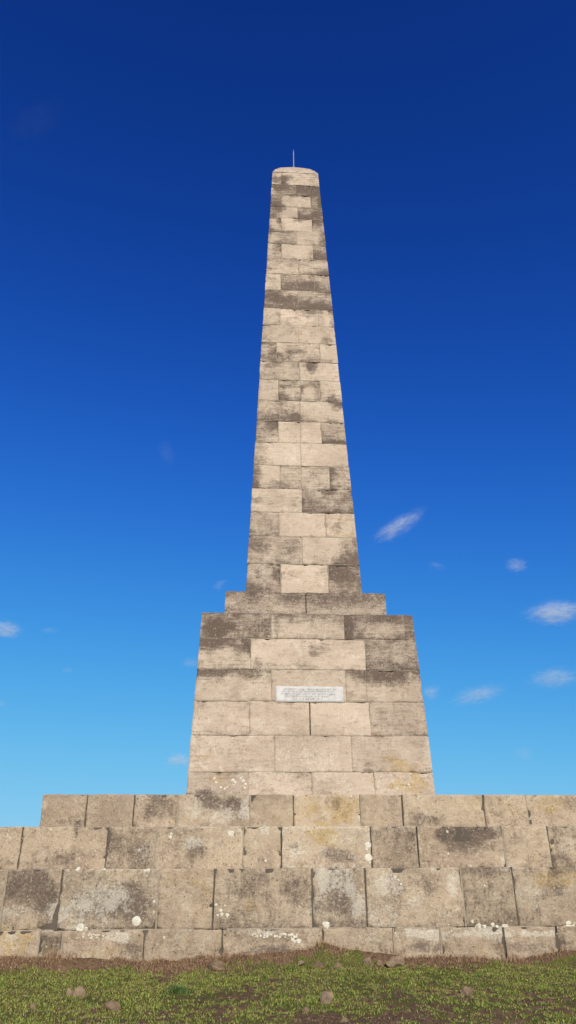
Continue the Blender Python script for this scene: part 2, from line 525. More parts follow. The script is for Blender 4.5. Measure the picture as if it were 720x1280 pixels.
def build_courses(name, mat, zs, rows, hw, depth, res, rnd, rough, gap, open_joints=0.0, out_specs='', back_w=0.9, mort=(0.004, 0.02), extend=False):
    """zs: course levels from the top down; rows: (joint pixels, block specs) of the face towards the camera."""
    mb = Masonry(0, 0)
    seed = 0
    for i in range(len(zs) - 1):
        z1, z0 = zs[i], zs[i + 1]
        zm = (z0 + z1) / 2
        h = hw if callable(hw) else hw[i]
        dp = depth if np.isscalar(depth) else depth[i]
        if not callable(h):
            h = (lambda c: (lambda z: c + 0 * z))(h)
        H = h(zm)
        # core behind the blocks
        cz = 0.055
        mb.box(-H + cz + .02, H - cz - .02, -H + cz, H - cz, z0 - 0.001 + (0.02 if i == len(zs) - 2 else 0), z1 - 0.012, 0, 2)
        for k in range(4):
            Xe = H if k % 2 == 0 else H - dp
            if k == 0 and rows is not None and rows[i] is not None:
                jp, specs = rows[i]
                js = []
                for q in jp:
                    if isinstance(q, tuple):
                        q, kind = q
                    else:
                        kind = 'o' if random.random() < open_joints else 'c'
                    ym = project(np.array([0, -H, zm]))[1]
                    # row's own picture height at this x
                    X = at_y(q, ym, -H)[0]
                    js.append((X, kind))
                if js[0][0] > -Xe + 0.5:
                    pass
                a = js[0][0]
                while extend and a > -Xe + 1.3:
                    a -= random.uniform(0.7, 1.5)
                    if a > -Xe + .3:
                        js.insert(0, (a, 'c')); specs = ['m'] + list(specs)
                    else:
                        break
                a = js[-1][0]
                while extend and a < Xe - 1.3:
                    a += random.uniform(0.7, 1.5)
                    if a < Xe - .3:
                        js.append((a, 'c')); specs = list(specs) + ['m']
                    else:
                        break
            else:
                js = []
                a = -Xe + random.uniform(.45, 1.0) * back_w
                while a < Xe - .35 * back_w:
                    js.append((a, 'o' if random.random() < open_joints else 'c'))
                    a += random.uniform(.7, 1.3) * back_w
                specs = []
            xs = [(-Xe, 'e')] + js + [(Xe, 'e')]
            rs = res if k == 0 else 0.16
            for b in range(len(xs) - 1):
                (xa, ka), (xb, kb) = xs[b], xs[b + 1]
                g = gap * random.uniform(.7, 1.4)
                ga = 0.0 if (ka == 'e' and k % 2 == 0) else (0.011 if ka == 'o' else g)
                gb = 0.0 if (kb == 'e' and k % 2 == 0) else (0.011 if kb == 'o' else g)
                f0, f1 = h(z0) - H, h(z1) - H
                jit = random.uniform(-.003, .008) * rough
                xl = (xa - (f0 if ka == 'e' else 0) + (jit if ka == 'e' else 0), xa - (f1 if ka == 'e' else 0) + (jit if ka == 'e' else 0))
                xr = (xb + (f0 if kb == 'e' else 0) - (jit if kb == 'e' else 0), xb + (f1 if kb == 'e' else 0) - (jit if kb == 'e' else 0))
                if b < len(specs):
                    sp = specs[b]
                else:
                    sp = random.choice(['', '', 'm', 'b', 't', 'a', 'r', 'l', 'w', 'mw'])
                dg = [c for c in sp if c.isdigit()]
                tn = (0.88 + 0.03 * int(dg[0]) if dg else 1.0) * random.uniform(.93, 1.07)
                seed += 1
                gt = 0.002 if i == 0 else gap * random.uniform(.6, 1.3)
                mb.slab(k, xl, xr, z0, z1, h, dp, rs, rnd, (ga, gb, gap * random.uniform(.6, 1.3), gt), rough, sp, tn, seed + i * 31 + k * 7)
                # mortar of the joint on the left of this block
                if ka == 'c':
                    rec = random.uniform(*mort)
                    mb.box(xa - gap * 1.6 - .004, xa + gap * 1.6 + .004, -H + rec + abs(f0) + .004, -H + .12, z0 + .004, z1 - .006, k, 1)
            # bed joint under the course, in short runs pointed to different depths
            if i < len(zs) - 2 or True:
                hb = h(z0)
                a = -hb + .03
                while a < hb - .06:
                    L = random.uniform(.12, .55)
                    bb = min(a + L, hb - .03)
                    rec = random.choice([random.uniform(*mort), random.uniform(mort[0], mort[1]) , 0.055])
                    if rec < .05 and z0 > ZG + .05:
                        mb.box(a, bb, -hb + rec + .004, -hb + .12, z0 - gap * 1.5 - .002, z0 + gap * 1.5 + .002, k, 1)
                    a = bb + .002
    return mb.build(name, monument, [mat, M_MORTAR, M_CORE], LOC)


# --- plinth: three receding courses and a footing course
S12, S23, S34 = 0.70, 0.55, 0.05
H1 = W1 / 2
H2, H3, H4 = H1 + S12, H1 + S12 + S23, H1 + S12 + S23 + S34
z_b1b = zpx(1032.5, 300, -H2)                      # top edge of the second course
z_b2b = zpx(1084.5, 380, -H3)
z_b3b = zpx(1160.5, 380, -H4)
# the upper course runs down to the level of the lower one behind its edge
rows_plinth = [
    ([(107, 'o'), (166.7, 'o'), 221.5, 312.5, (367, 'o'), 451.5, (503.8, 'o'), (606.7, 'o'), 660],
     ['4', '4', 'm3', 'w4', '3', '4', '3', '5', '3', '5']),
    ([(25, 'o'), (133, 'o'), 194, 303.5, (352, 'o'), (464.4, 'o'), (522.8, 'o'), 631, (688.5, 'o')],
     ['4', '4', 'm4', '4', '3', '4w', 'm4', '4', '4', 'm3']),
    ([4, 74, 197, (267, 'o'), (390.8, 'o'), (458, 'o'), 579.4, (645, 'o')],
     ['4w', 'm3', 'mw4', '4', 'm4', 'mw4', 'w4', 'm3', '3', '4']),
    ([(45, 'c'), 74.6, (178, 'o'), (277, 'o'), (404.6, 'o'), 494.3, 554, (635, 'o'), 702],
     ['4', 'm3', '4', '4', 'm4', '4', 'm3', '4', '4', 'm4']),
]
plinth = build_courses('plinth', M_PLINTH, [Z_B1, z_b1b, z_b2b, z_b3b, ZG], rows_plinth, [H1, H2, H3, H4],
                       [0.45, S12 + .12, S23 + .12, S34 + .3], 0.033, 0.017, 1.9, 0.004, 0.15, back_w=1.3, mort=(0.006, 0.03), extend=True)

# --- pedestal
ped_y = [877, 920, 965.5]
zP = [Z_PED] + [zpx(y, 384, -HW_PED(4.0)) for y in (798, 837, 877, 920, 965.5)] + [Z_B1 - .002]
rows_ped = [
    ([339, 430], ['3A', '5t', '3Ac']),
    ([313.5, 457], ['4Ta', '7', '2A']),
    ([339.3, 432.5, 458], ['5T', '6', '5tm', '4Tm']),
    ([312, (387.6, 'o'), 463], ['6', '6', '6', '5m']),
    ([343, 439.5], ['6', '6w', '5']),
    ([310, 390, 469], ['6', '6', '6', '6']),
]
pedestal = build_courses('pedestal', M_SHAFT, zP, rows_ped, HW_PED, 0.5, 0.04, 0.011, 1.0, 0.003, 0.0, back_w=1.15)

# --- capping tier of the pedestal
HW_T = battered(3.425, Z_PED, 3.416, Z_TIER)
tier = build_courses('pedestal_cap', M_SHAFT, [Z_TIER, Z_PED - .002], [([(382.5, 'o')], ['5mwbt', '4mwt'])], HW_T, 0.5, 0.035, 0.012, 1.3, 0.003, 0.0, back_w=1.2)

# --- shaft
ys = [231, 244, 258.5, 273, 288.6, 305.5, 323.6, 342.5, 363, 386, 406.7, 428.4, 452, 475, 501, 526.7, 553.3, 582, 611, 640.5, 670.5, 705]
zS = [Z_TOP]
for y in ys:                                       # meet the battered face
    z = 10.0
    for _ in range(30):
        z = at_y(372, y, -HW_SHAFT(z))[2]
    zS.append(z)
zS.append(Z_TIER - .002)
rows_shaft = [
    ([351.5], ['5m', '7']),
    ([370], ['5m', '4Ar']),
    ([351.5, 388.5], ['4A', '6', '2AR']),
    ([372], ['5L', '3A']),
    ([351.5, 389.8], ['5l', '7w', '5a']),
    ([371], ['4a', '5R']),
    ([352, 391.4], ['4a', '7', '5ab']),
    ([373.5], ['5t', '5Bt']),
    ([351, 393.3], ['5m', '4ab', '4ab']),
    ([373], ['4ab', '4ab']),
    ([350, 398], ['6m', '7', '6r']),
    ([373.3], ['6m', '6m']),
    ([345.6, 400], ['5mt', '6m', '6']),
    ([374.4], ['6m', '8']),
    ([348, 375.6, 400], ['6', '4ac', '4ac', '5mw']),
    ([375], ['5mb', '6b']),
    ([348, 375.5, 401.8], ['4a', '8', '8', '4aB']),
    ([376], ['6lw', '7']),
    ([350, 376.5, 411.8], ['4lb', '5m', '5mw', '3al']),
    ([377.5], ['5mw', '3A']),
    ([348.8, 407], ['4as', '8', '6my']),
    ([377.5], ['4aw', '6bR']),
    ([351, 410.8], ['4ab', '8', '3A']),
]
shaft = build_courses('shaft', M_SHAFT, zS, rows_shaft, HW_SHAFT, 0.4, 0.04, 0.013, 1.1, 0.0035, 0.0, back_w=0.85)

# --- blunt pyramid on top
apex_z = 21.0
for _ in range(40):
    apex_z += (project(np.array([0, 0, apex_z]))[1] - 209.0) * 0.02
mb = Masonry(0, 0)
hp = apex_z - Z_TOP
w_ = HW_SHAFT(Z_TOP)
prof = [(w_ - .004, 0.0), (w_ - .010, .02)]
for (fr, yy) in ((.86, 212.9), (.65, 210.3), (.34, 209.4), (.08, 209.0)):
    z_ = Z_TOP + .5
    for _ in range(60):
        z_ += (project(np.array([0, -w_ * fr, z_]))[1] - yy) * .02
    prof.append((w_ * fr, z_ - Z_TOP))
print('cap', prof)
apex_z = Z_TOP + prof[-1][1]
V, Fc = [], []
N = 8
for (w, dz) in prof:
    for k in range(4):
        for j in range(N):
            a = -w + 2 * w * j / N
            p = turn(np.array([[a, -w, Z_TOP + dz]]), k)[0]
            n = mn.noise(Vector(p * 3.0)) * .02 if dz > .02 else 0
            V.append((p[0] + n, p[1] + n, p[2] + n))
L = 4 * N
for r in range(len(prof) - 1):
    for j in range(L):
        a, b = r * L + j, r * L + (j + 1) % L
        Fc.append((a, b, b + L, a + L))
Fc.append(tuple((len(prof) - 1) * L + j for j in range(L)))
mb.add(V, Fc, 0, False, 1.0, np.tile(np.array([[.35, .2, 0]]), (len(V), 1)))
cap = mb.build('pyramid_cap', monument, [M_SHAFT, M_MORTAR, M_CORE], LOC)

# --- lightning rod
tip = 21.5
for _ in range(60):
    tip += (project(np.array([0, 0, tip]))[1] - 187.0) * 0.02


def tube(path, radii, n=10):
    V, Fc = [], []
    for (p, r) in zip(path, radii):
        for j in range(n):
            a = 2 * math.pi * j / n
            V.append((p[0] + r * math.cos(a), p[1] + r * math.sin(a), p[2]))
    for i in range(len(path) - 1):
        for j in range(n):
            a, b = i * n + j, i * n + (j + 1) % n
            Fc.append((a, b, b + n, a + n))
    Fc.append(tuple(range(n))[::-1])
    Fc.append(tuple((len(path) - 1) * n + j for j in range(n)))
    return V, Fc


z0 = apex_z - .05
V, Fc = tube([(0, 0, z0), (0, 0, z0 + .09), (0, 0, z0 + .10), (0, 0, z0 + (tip - z0) * .8), (0, 0, tip)], [.05, .05, .018, .015, .004])
rod = make_mesh('lightning_rod', V, Fc, [M_ROD], None, [True] * len(Fc), monument, LOC)

# --- tablet
HP = HW_PED(4.0)
a, b = at_y(344.5, 857.5, -HP - .02), at_y(429.5, 878, -HP - .02)
tx0, tx1, tz1, tz0 = a[0], b[0], a[2], at_y(387, 877.6, -HP - .02)[2]


def tablet_point(x, z, out):
    return (x, -HW_PED(z) - out, z)


V, Fc = [], []
nx, nz = 40, 12
bev = .012
for i in range(nz + 1):
    for j in range(nx + 1):
        x = tx0 + (tx1 - tx0) * j / nx
        z = tz0 + (tz1 - tz0) * i / nz
        edge = (i in (0, nz)) or (j in (0, nx))
        V.append(tablet_point(x, z, -.004 if edge else .012 + .002 * mn.noise(Vector((x * 6, z * 6, 3)))))
for i in range(nz):
    for j in range(nx):
        q = i * (nx + 1) + j
        Fc.append((q, q + 1, q + nx + 2, q + nx + 1))
ring = [j for j in range(nx + 1)] + [i * (nx + 1) + nx for i in range(1, nz + 1)] + [nz * (nx + 1) + j for j in range(nx - 1, -1, -1)] + [i * (nx + 1) for i in range(nz - 1, 0, -1)]
n0 = len(V)
for q in ring:
    V.append((V[q][0], V[q][1] + .06, V[q][2]))
for i in range(len(ring)):
    j = (i + 1) % len(ring)
    Fc.append((ring[j], ring[i], n0 + i, n0 + j))
tablet = make_mesh('inscribed_tablet', V, Fc, [M_MARBLE], None, None, monument, LOC)
# worn, unreadable lettering: three rows of small incised strokes
V, Fc = [], []
rr = random.Random(5)


def stroke(x0, z0, x1, z1, w):
    d = Vector((x1 - x0, 0, z1 - z0))
    if d.length < 1e-4:
        return
    nrm = Vector((-d.z, 0, d.x)).normalized() * w / 2
    q = len(V)
    for (x, z, s) in ((x0, z0, 1), (x1, z1, 1), (x1, z1, -1), (x0, z0, -1)):
        V.append(tablet_point(x + nrm.x * s, z + nrm.z * s, .0162))
    Fc.append((q, q + 1, q + 2, q + 3))


TW, TH = tx1 - tx0, tz1 - tz0
for (row, l, r) in ((.80, .12, .88), (.66, .10, .84), (.50, .08, .88), (.35, .14, .80), (.20, .26, .70)):
    x = tx0 + TW * l
    zc = tz0 + TH * row
    h = TH * .085
    while x < tx0 + TW * r:
        if rr.random() < .17:
            x += .02
            continue
        w = rr.uniform(.012, .022)
        kinds = rr.sample([(0, 0, 0, 1), (1, 0, 1, 1), (0, 1, 1, 1), (0, 0, 1, 0), (0, .5, 1, .5), (0, 0, .5, 1), (.5, 1, 1, 0)], rr.choice([1, 2, 2, 3]))
        for (ax, az, bx, bz) in kinds:
            stroke(x + w * ax, zc + h * (az - .5), x + w * bx, zc + h * (bz - .5), rr.uniform(.006, .010))
        x += w + .010
Fc = [f if True else f for f in Fc]
make_mesh('worn_inscription', V, Fc, [M_INK], None, None, tablet, (0, 0, 0)).location = (0, 0, 0)
ins = tablet.children[0] if tablet.children else None
for o in bpy.data.objects:
    if o.name == 'worn_inscription':
        for vv_ in o.data.vertices:
            vv_.co.z -= ZG

# --- crusts of white lichen on the stone
lich = [(170, 1151.5, 6.0), (100, 1159, 4.8), (95, 1161, 3.5), (106, 1161, 3), (97, 1086.5, 3.8), (102, 1086, 2.6), (130, 1086.5, 2.2), (185, 1087, 3.2), (181, 1088, 2.4), (192, 1127, 2.6), (192, 1140, 1.8), (205, 1172, 2.6),
        (289, 1042, 4.6), (286, 1040, 3), (332, 1076, 2.2), (460, 1056, 4.6), (459, 1061, 3.2), (461, 1072, 5.2), (463, 1078, 2.6), (408, 1155.5, 4.6), (270, 1131, 2.6), (276, 1138, 3.2), (284, 1144, 3.6), (277, 1143, 3), (272, 1144, 2.4), (281, 1132, 1.8),
        (214, 1042, 2.6), (213, 1046, 3), (63, 1037, 1.8), (560, 1039, 2.6), (561, 1067, 2), (589, 1082, 1.6), (606, 1107, 2), (591, 1152, 2.8), (600, 1157, 3.6), (597, 1158, 3), (606, 1158, 3.4), (617, 1156, 3.4), (622, 1158, 2.6), (631, 1158, 3.6), (634, 1157, 2.4), (561, 1156, 1.6), (556, 1146, 1.4),
        (712, 1156, 4.5), (718, 1155, 4), (707, 1158, 3), (499, 1100, 2.2), (494, 1096, 2.6), (502, 1105, 2), (480, 1090, 2),
        (268, 973, 2.4), (270, 978, 2.6), (276, 984, 2.6), (281, 986, 2.4), (284, 984, 1.8), (291, 975, 3.2), (294, 978, 2.6), (292, 981, 2.2), (301, 973, 2.4), (304, 976, 3.4), (303, 971, 1.6), (307, 980, 2.6), (306, 985, 2.2), (317, 978, 2.2), (363, 985, 2.2), (244, 971, 1.2), (438, 988, 1.6), (439, 995, 2.2),
        (473, 984, 1.8), (484, 974, 1.6), (486, 988, 2.2), (491, 977, 1.8), (497, 986, 2.2), (501, 972, 1.4), (505, 984, 1.8), (511, 981, 2.4), (513, 984, 1.8), (489, 970, 1.2), (502, 977, 1.2), (514, 967, 1.6), (524, 973, 1.2), (531, 963, 1.2), (476, 971, 1.2), (447, 983, 1.1), (541, 1005, 1.4), (325, 862, 1.6), (330, 858, 1.2), (327, 851, 1.3), (322, 868, 1.5)]
rl = random.Random(3)
for k in range(34):                                # long crust on the footing below the third course
    lich.append((rl.uniform(318, 372), 1169 + rl.uniform(-2.5, 3), rl.uniform(.9, 2.4)))
for k in range(8):
    lich.append((rl.uniform(360, 384), 1176 + rl.uniform(-3, 3), rl.uniform(1.6, 3.6)))
for k in range(40):
    lich.append((rl.uniform(102, 165), 1170 + rl.uniform(-3, 4), rl.uniform(.6, 1.7)))
for k in range(46):
    lich.append((rl.choice([rl.uniform(495, 552), rl.uniform(556, 634), rl.uniform(640, 700)]), 1165.5 + rl.uniform(-2, 3), rl.uniform(.6, 1.8)))
for k in range(60):
    lich.append((rl.uniform(0, 720), rl.uniform(1000, 1185), rl.uniform(.4, .9)))


def face_at(py):
    if py < 992: return None
    if py < 1032.5: return H1
    if py < 1084.5: return H2
    if py < 1161: return H3
    return H4


from mathutils.bvhtree import BVHTree


def tree_of(*objs):
    vv, ff = [], []
    for o in objs:
        n_ = len(vv)
        vv += [Vector((v.co.x, v.co.y, v.co.z + ZG)) for v in o.data.vertices]
        ff += [tuple(i + n_ for i in p.vertices) for p in o.data.polygons]
    return BVHTree.FromPolygons(vv, ff)


BVH = tree_of(plinth, pedestal)


def surf(x, z, ref=None):
    hit = BVH.ray_cast(Vector((x, -9, z)), Vector((0, 1, 0)))
    y = hit[0].y if hit[0] else (ref if ref is not None else -H4)
    if ref is not None:
        y = min(max(y, ref - .012), ref + .012)
    return y


V, Fc = [], []
for (px, py, r) in lich:
    h = face_at(py)
    if h is None:
        h = HW_PED(2.2) if py > 940 else HW_PED(4.1)
    p = at_y(px, py, -h)
    yc = surf(p[0], p[2])
    R = r * np.linalg.norm(p - CAM) / F_PX * (0.92 if r > 4 else 0.66)
    n = 14
    q = len(V)
    sd = rl.uniform(0, 99)
    th = .007 if r > 5 else .0015
    rings = [(1.0, .0005), (.88, th * .6), (.5, th), (.15, th * 1.1)]
    for (s, out) in rings:
        for j in range(n):
            a = 2 * math.pi * j / n
            wv = R * s * (1 + (.45 if r < 5 else .12) * mn.noise(Vector((math.cos(a) * 1.5 + sd, math.sin(a) * 1.5, sd))) + (.12 if r < 5 else .03) * rl.uniform(-1, 1))
            vx, vz = p[0] + wv * math.cos(a), p[2] + wv * math.sin(a) * .95
            V.append((vx, surf(vx, vz, yc) + (.006 if s == 1.0 else -.0015) - out, vz))
    for k in range(len(rings) - 1):
        for j in range(n):
            a, b = q + k * n + j, q + k * n + (j + 1) % n
            Fc.append((a, b, b + n, a + n))
    Fc.append(tuple(q + (len(rings) - 1) * n + j for j in range(n)))
lo = make_mesh('lichen_crust', V, Fc, [M_LICHEN], None, [True] * len(Fc), monument, LOC)
tag(lo, kind='stuff', label='white crusts of lichen on the stone blocks')

# ------------------------------------------------------------------ ground
YF = -H4                                           # face of the footing course
soil_px = [(-60, 1196), (0, 1197), (60, 1199), (100, 1197), (150, 1200), (185, 1204), (230, 1201), (262, 1196), (280, 1199), (295, 1196), (330, 1192), (365, 1190), (388, 1186),
           (404, 1177), (420, 1184), (450, 1189), (490, 1193), (505, 1198), (545, 1196), (600, 1197), (637, 1203), (660, 1197), (690, 1191), (705, 1188), (740, 1190), (800, 1198)]
sx = [at_y(a, b, YF)[0] for a, b in soil_px]
sz = [at_y(a, b, YF)[2] for a, b in soil_px]
Z_LAWN_WALL = at_y(360, 1207, YF)[2]               # turf level just off the wall
print('lawn at wall', Z_LAWN_WALL, 'soil', min(sz), max(sz))
SLOPE = (Z_LAWN_WALL + 1.58) / (abs(CAM[1]) - H4)


def lawn(x, y):
    """Turf height: a gentle knoll round the monument, the hill dropping away far out."""
    d = max(abs(x) - H4, abs(y) - H4, 0.0)
    z = Z_LAWN_WALL - SLOPE * min(d, 14) - 0.09 * max(0, min(d, 120) - 14) - 0.02 * max(0, d - 120)
    return z


def ground_z(x, y, fine=True):
    d = max(abs(x) - H4, abs(y) - H4, 0.0)
    z = lawn(x, y)
    if fine and d < 14:
        z += .030 * mn.noise(Vector((x * .9, y * .9, 4))) + .022 * mn.noise(Vector((x * 3.1, y * 3.1, 1))) + .008 * mn.noise(Vector((x * 11, y * 11, 7)))
        # soil bank against the stone
        if y < 0:
            s = np.interp(x, sx, sz)
        else:
            s = Z_LAWN_WALL + .08
        dd = max(abs(y) - H4, abs(x) - H4, -0.2)
        k = sm01(1 - max(dd, 0) / (.34 + .15 * mn.noise(Vector((x * 2, y * 2, 2)))))
        bank = (s - lawn(x, y)) + .035 * mn.noise(Vector((x * 6, y * 9, 3))) * (dd > .01) + .02 * mn.noise(Vector((x * 17, y * 17, 3)))
        z = z * (1 - k) + (lawn(x, y) + bank) * k
    return z


def axis_vals(lo, hi, step, far):
    a = list(np.arange(lo, hi + step / 2, step))
    s = step
    while a[-1] < far:
        s *= 1.35
        a.append(a[-1] + s)
    s = step
    while a[0] > -far:
        s *= 1.35
        a.insert(0, a[0] - s)
    return a


X = axis_vals(-7.4, 8.4, .055, 2600)
Y = axis_vals(-10.6, -H4 + .15, .045, 2600)
V = [(x, y, ground_z(x, y)) for y in Y for x in X]
nx = len(X)
Fc = [(j * nx + i, j * nx + i + 1, (j + 1) * nx + i + 1, (j + 1) * nx + i) for j in range(len(Y) - 1) for i in range(nx - 1)]

BARE = [(104, 1262, 40, 5, .5), (336, 1229, 28, 4, .6), (289, 1260, 40, 7, .8), (445, 1252, 34, 8, .7), (560, 1240, 22, 5, .3), (220, 1262, 30, 6, .4), (395, 1274, 50, 7, .8), (620, 1270, 60, 8, .5),
        (690, 1262, 30, 6, .4), (230, 1219, 40, 4, .5), (320, 1244, 40, 5, .3), (500, 1262, 30, 6, .6), (480, 1276, 50, 6, .6), (40, 1224, 40, 3, .3), (250, 1274, 40, 6, .4), (110, 1213, 60, 4, .3),
        (640, 1232, 40, 6, -.4), (450, 1216, 60, 8, -.6), (60, 1245, 40, 8, -.4), (240, 1240, 20, 6, -.4), (540, 1225, 60, 9, -.5), (120, 1228, 80, 6, -.4), (700, 1220, 40, 6, -.4)]


def bare_mask(x, y, px=None, py=None):
    """0 = closed turf, 1 = bare earth."""
    m_ = .35 + .34 * fbm(x * .8, y * 1.0, 2.2, 4) + .42 * mn.noise(Vector((x * 4, y * 3, 8))) + .62 * mn.noise(Vector((x * 12, y * 9, 18)))
    dd = max(abs(y) - H4, abs(x) - H4, 0)
    w = .12 + .24 * mn.noise(Vector((x * 1.5, y * 1.3, 5))) + .10 * mn.noise(Vector((x * 5, y * 5, 5)))
    m_ += 1.4 * sm01((w + .10 - dd) / .16)
    if px is not None:
        for (a, b, rx, ry, am) in BARE:
            q = ((px - a) / rx) ** 2 + ((py - b) / ry) ** 2
            if q < 5:
                m_ += am * .75 * math.exp(-q)
    return m_


P = np.array(V)
ppx, ppy = project(P)
ok = ((P - CAM) @ FW > 1)
dist = np.maximum(np.abs(P[:, 0]), np.abs(P[:, 1])) < 30
bare = np.full(len(P), .35, np.float32)
for i in np.nonzero(dist)[0]:
    bare[i] = bare_mask(P[i, 0], P[i, 1], ppx[i] if ok[i] else None, ppy[i] if ok[i] else None)

t = NT('turf_and_earth')
co = t.n('ShaderNodeTexCoord').outputs['Object']
br = t.n('ShaderNodeAttribute', attribute_name='bare').outputs['Fac']
n1 = t.noise(co, 2.2, 8, .7, .4)
n2 = t.noise(co, 16, 8, .75, .3)
n3 = t.noise(co, 70, 5, .75)
earth = t.mix(t.ramp(n2, .38, .64), rgb(.22, .135, .075), rgb(.095, .055, .033))
earth = t.mix(t.math('MULTIPLY', t.ramp(n1, .5, .66), .55), earth, rgb(.30, .185, .10))
earth = t.mix(t.math('MULTIPLY', t.ramp(n3, .56, .7), .6), earth, rgb(.36, .24, .14))
turf = t.mix(t.ramp(n3, .35, .65), rgb(.075, .08, .02), rgb(.15, .155, .04))
turf = t.mix(t.math('MULTIPLY', t.ramp(n2, .48, .66), .6), turf, rgb(.09, .062, .028))
bm = t.ramp(t.math('ADD', br, t.math('MULTIPLY', t.math('SUBTRACT', n2, .5), .9)), .42, .70)
t.surface(t.mix(bm, turf, earth), .97, t.math('ADD', n2, t.math('MULTIPLY', n3, .6)), .9, .03, .05)
M_GROUND = t.m
ground = make_mesh('ground', V, Fc, [M_GROUND], None, [True] * len(Fc))
tag(ground, 'grassy hilltop with patches of bare brown earth in front of the plinth', 'ground', kind='structure')
at_ = ground.data.attributes.new('bare', 'FLOAT', 'POINT')
at_.data.foreach_set('value', bare)


# --- grass
def blade_mesh(name, pts, mat):
    """pts: list of (x, y, z, height, width, lean angle, lean, facing, tint)"""
    n = len(pts)
    A = np.array(pts)
    V = np.zeros((n, 5, 3))
    fx, fy = np.cos(A[:, 7]), np.sin(A[:, 7])
    lx, ly = np.cos(A[:, 5]) * A[:, 6] * A[:, 3], np.sin(A[:, 5]) * A[:, 6] * A[:, 3]
    w = A[:, 4] / 2
    base = A[:, :3]
    for i, (s, hh, l) in enumerate(((-1, -.15, 0), (1, -.15, 0), (1, .6, .4), (-1, .6, .4))):
        ws = w * (1.0 if i < 2 else .8)
        V[:, i, 0] = base[:, 0] + s * fx * ws + lx * l
        V[:, i, 1] = base[:, 1] + s * fy * ws + ly * l
        V[:, i, 2] = base[:, 2] + hh * A[:, 3]
    V[:, 4, 0] = base[:, 0] + lx
    V[:, 4, 1] = base[:, 1] + ly
    V[:, 4, 2] = base[:, 2] + A[:, 3] * (1 - .3 * A[:, 6])
    idx = np.arange(n) * 5
    F = np.empty((n * 7,), np.int32)
    F = np.concatenate([np.stack([idx, idx + 1, idx + 2, idx + 3], 1).ravel(), np.stack([idx + 3, idx + 2, idx + 4], 1).ravel()])
    me = bpy.data.meshes.new(name)
    me.vertices.add(n * 5)
    me.vertices.foreach_set('co', V.reshape(-1))
    me.loops.add(len(F))
    me.loops.foreach_set('vertex_index', F)
    me.polygons.add(2 * n)
    ls = np.concatenate([np.arange(n) * 4, n * 4 + np.arange(n) * 3]).astype(np.int32)
    me.polygons.foreach_set('loop_start', ls)
    me.update(calc_edges=True)
    me.materials.append(mat)
    a = me.attributes.new('tint', 'FLOAT', 'POINT')
    a.data.foreach_set('value', np.repeat(A[:, 8], 5).astype(np.float32))
    o = bpy.data.objects.new(name, me)
    C.objects.link(o)
    return o


def blade_material(name, cols):
    t = NT(name)
    tint = t.n('ShaderNodeAttribute', attribute_name='tint').outputs['Fac']
    cr = t.n('ShaderNodeValToRGB')
    t.t.links.new(tint, cr.inputs[0])
    el = cr.color_ramp.elements
    el[0].position, el[0].color = 0, rgb(*cols[0])
    el[1].position, el[1].color = 1, rgb(*cols[-1])
    for i, c in enumerate(cols[1:-1]):
        e = el.new((i + 1) / (len(cols) - 1))
        e.color = rgb(*c)
    d = t.n('ShaderNodeBsdfPrincipled')
    t.t.links.new(cr.outputs[0], d.inputs['Base Color'])
    d.inputs['Roughness'].default_value = .7
    d.inputs['Specular IOR Level'].default_value = .2
    tr = t.n('ShaderNodeBsdfTranslucent')
    t.t.links.new(cr.outputs[0], tr.inputs[0])
    mx = t.n('ShaderNodeMixShader')
    mx.inputs[0].default_value = .3
    t.t.links.new(d.outputs[0], mx.inputs[1])
    t.t.links.new(tr.outputs[0], mx.inputs[2])
    t.t.links.new(mx.outputs[0], t.out.inputs[0])
    return t.m


M_GRASS = blade_material('grass_blades', [(.38, .27, .14), (.17, .11, .05), (.18, .145, .04), (.28, .29, .06), (.46, .46, .12), (.24, .32, .06), (.11, .16, .03)])
M_DRY = blade_material('dry_grass_blades', [(.16, .09, .05), (.36, .22, .125), (.52, .36, .21), (.42, .27, .155)])
M_TUFT = blade_material('lush_grass_blades', [(.06, .11, .03), (.13, .21, .055), (.22, .29, .09)])

pts, dry = [], []
rg = random.Random(77)
tries = 0
Y0 = -10.7
while len(pts) < 210000 and tries < 420000:
    tries += 1
    x = rg.uniform(-7.2, 8.4)
    y = rg.uniform(Y0, -H4 - .02)
    p = project(np.array([x, y, -.9])) if tries % 1 == 0 else None
    bmk = bare_mask(x, y, p[0], p[1] + 0)
    if rg.random() > sm01((.70 - bmk) / .38) * .97 + .03:
        if rg.random() < .06 and bmk > .7:
            dry.append((x, y))
        continue
    cl = mn.noise(Vector((x * 7, y * 7, 1)))
    cl2 = mn.noise(Vector((x * 1.6, y * 1.6, 31)))
    h = rg.uniform(.010, .027) * (1 + 1.0 * cl) * (1.0 + .5 * cl2)
    pts.append((x, y, ground_z(x, y), max(h, .008), rg.uniform(.004, .009), rg.uniform(0, 6.28), rg.uniform(.2, 1.3), rg.uniform(-.9, .9), min(1, max(0, .50 + .25 * cl2 + .35 * cl + .3 * mn.noise(Vector((x * 19, y * 14, 41))) + rg.uniform(-.5, .5)))))
grass = blade_mesh('grass', pts, M_GRASS)
tag(grass, 'short mossy green grass growing in front of the stone plinth', 'grass', kind='stuff')
print('blades', len(pts), tries)
dp = []
for (x, y) in dry:
    dp.append((x, y, ground_z(x, y), rg.uniform(.01, .03), rg.uniform(.003, .006), rg.uniform(0, 6.28), rg.uniform(.6, 2), rg.uniform(-1, 1), rg.random()))
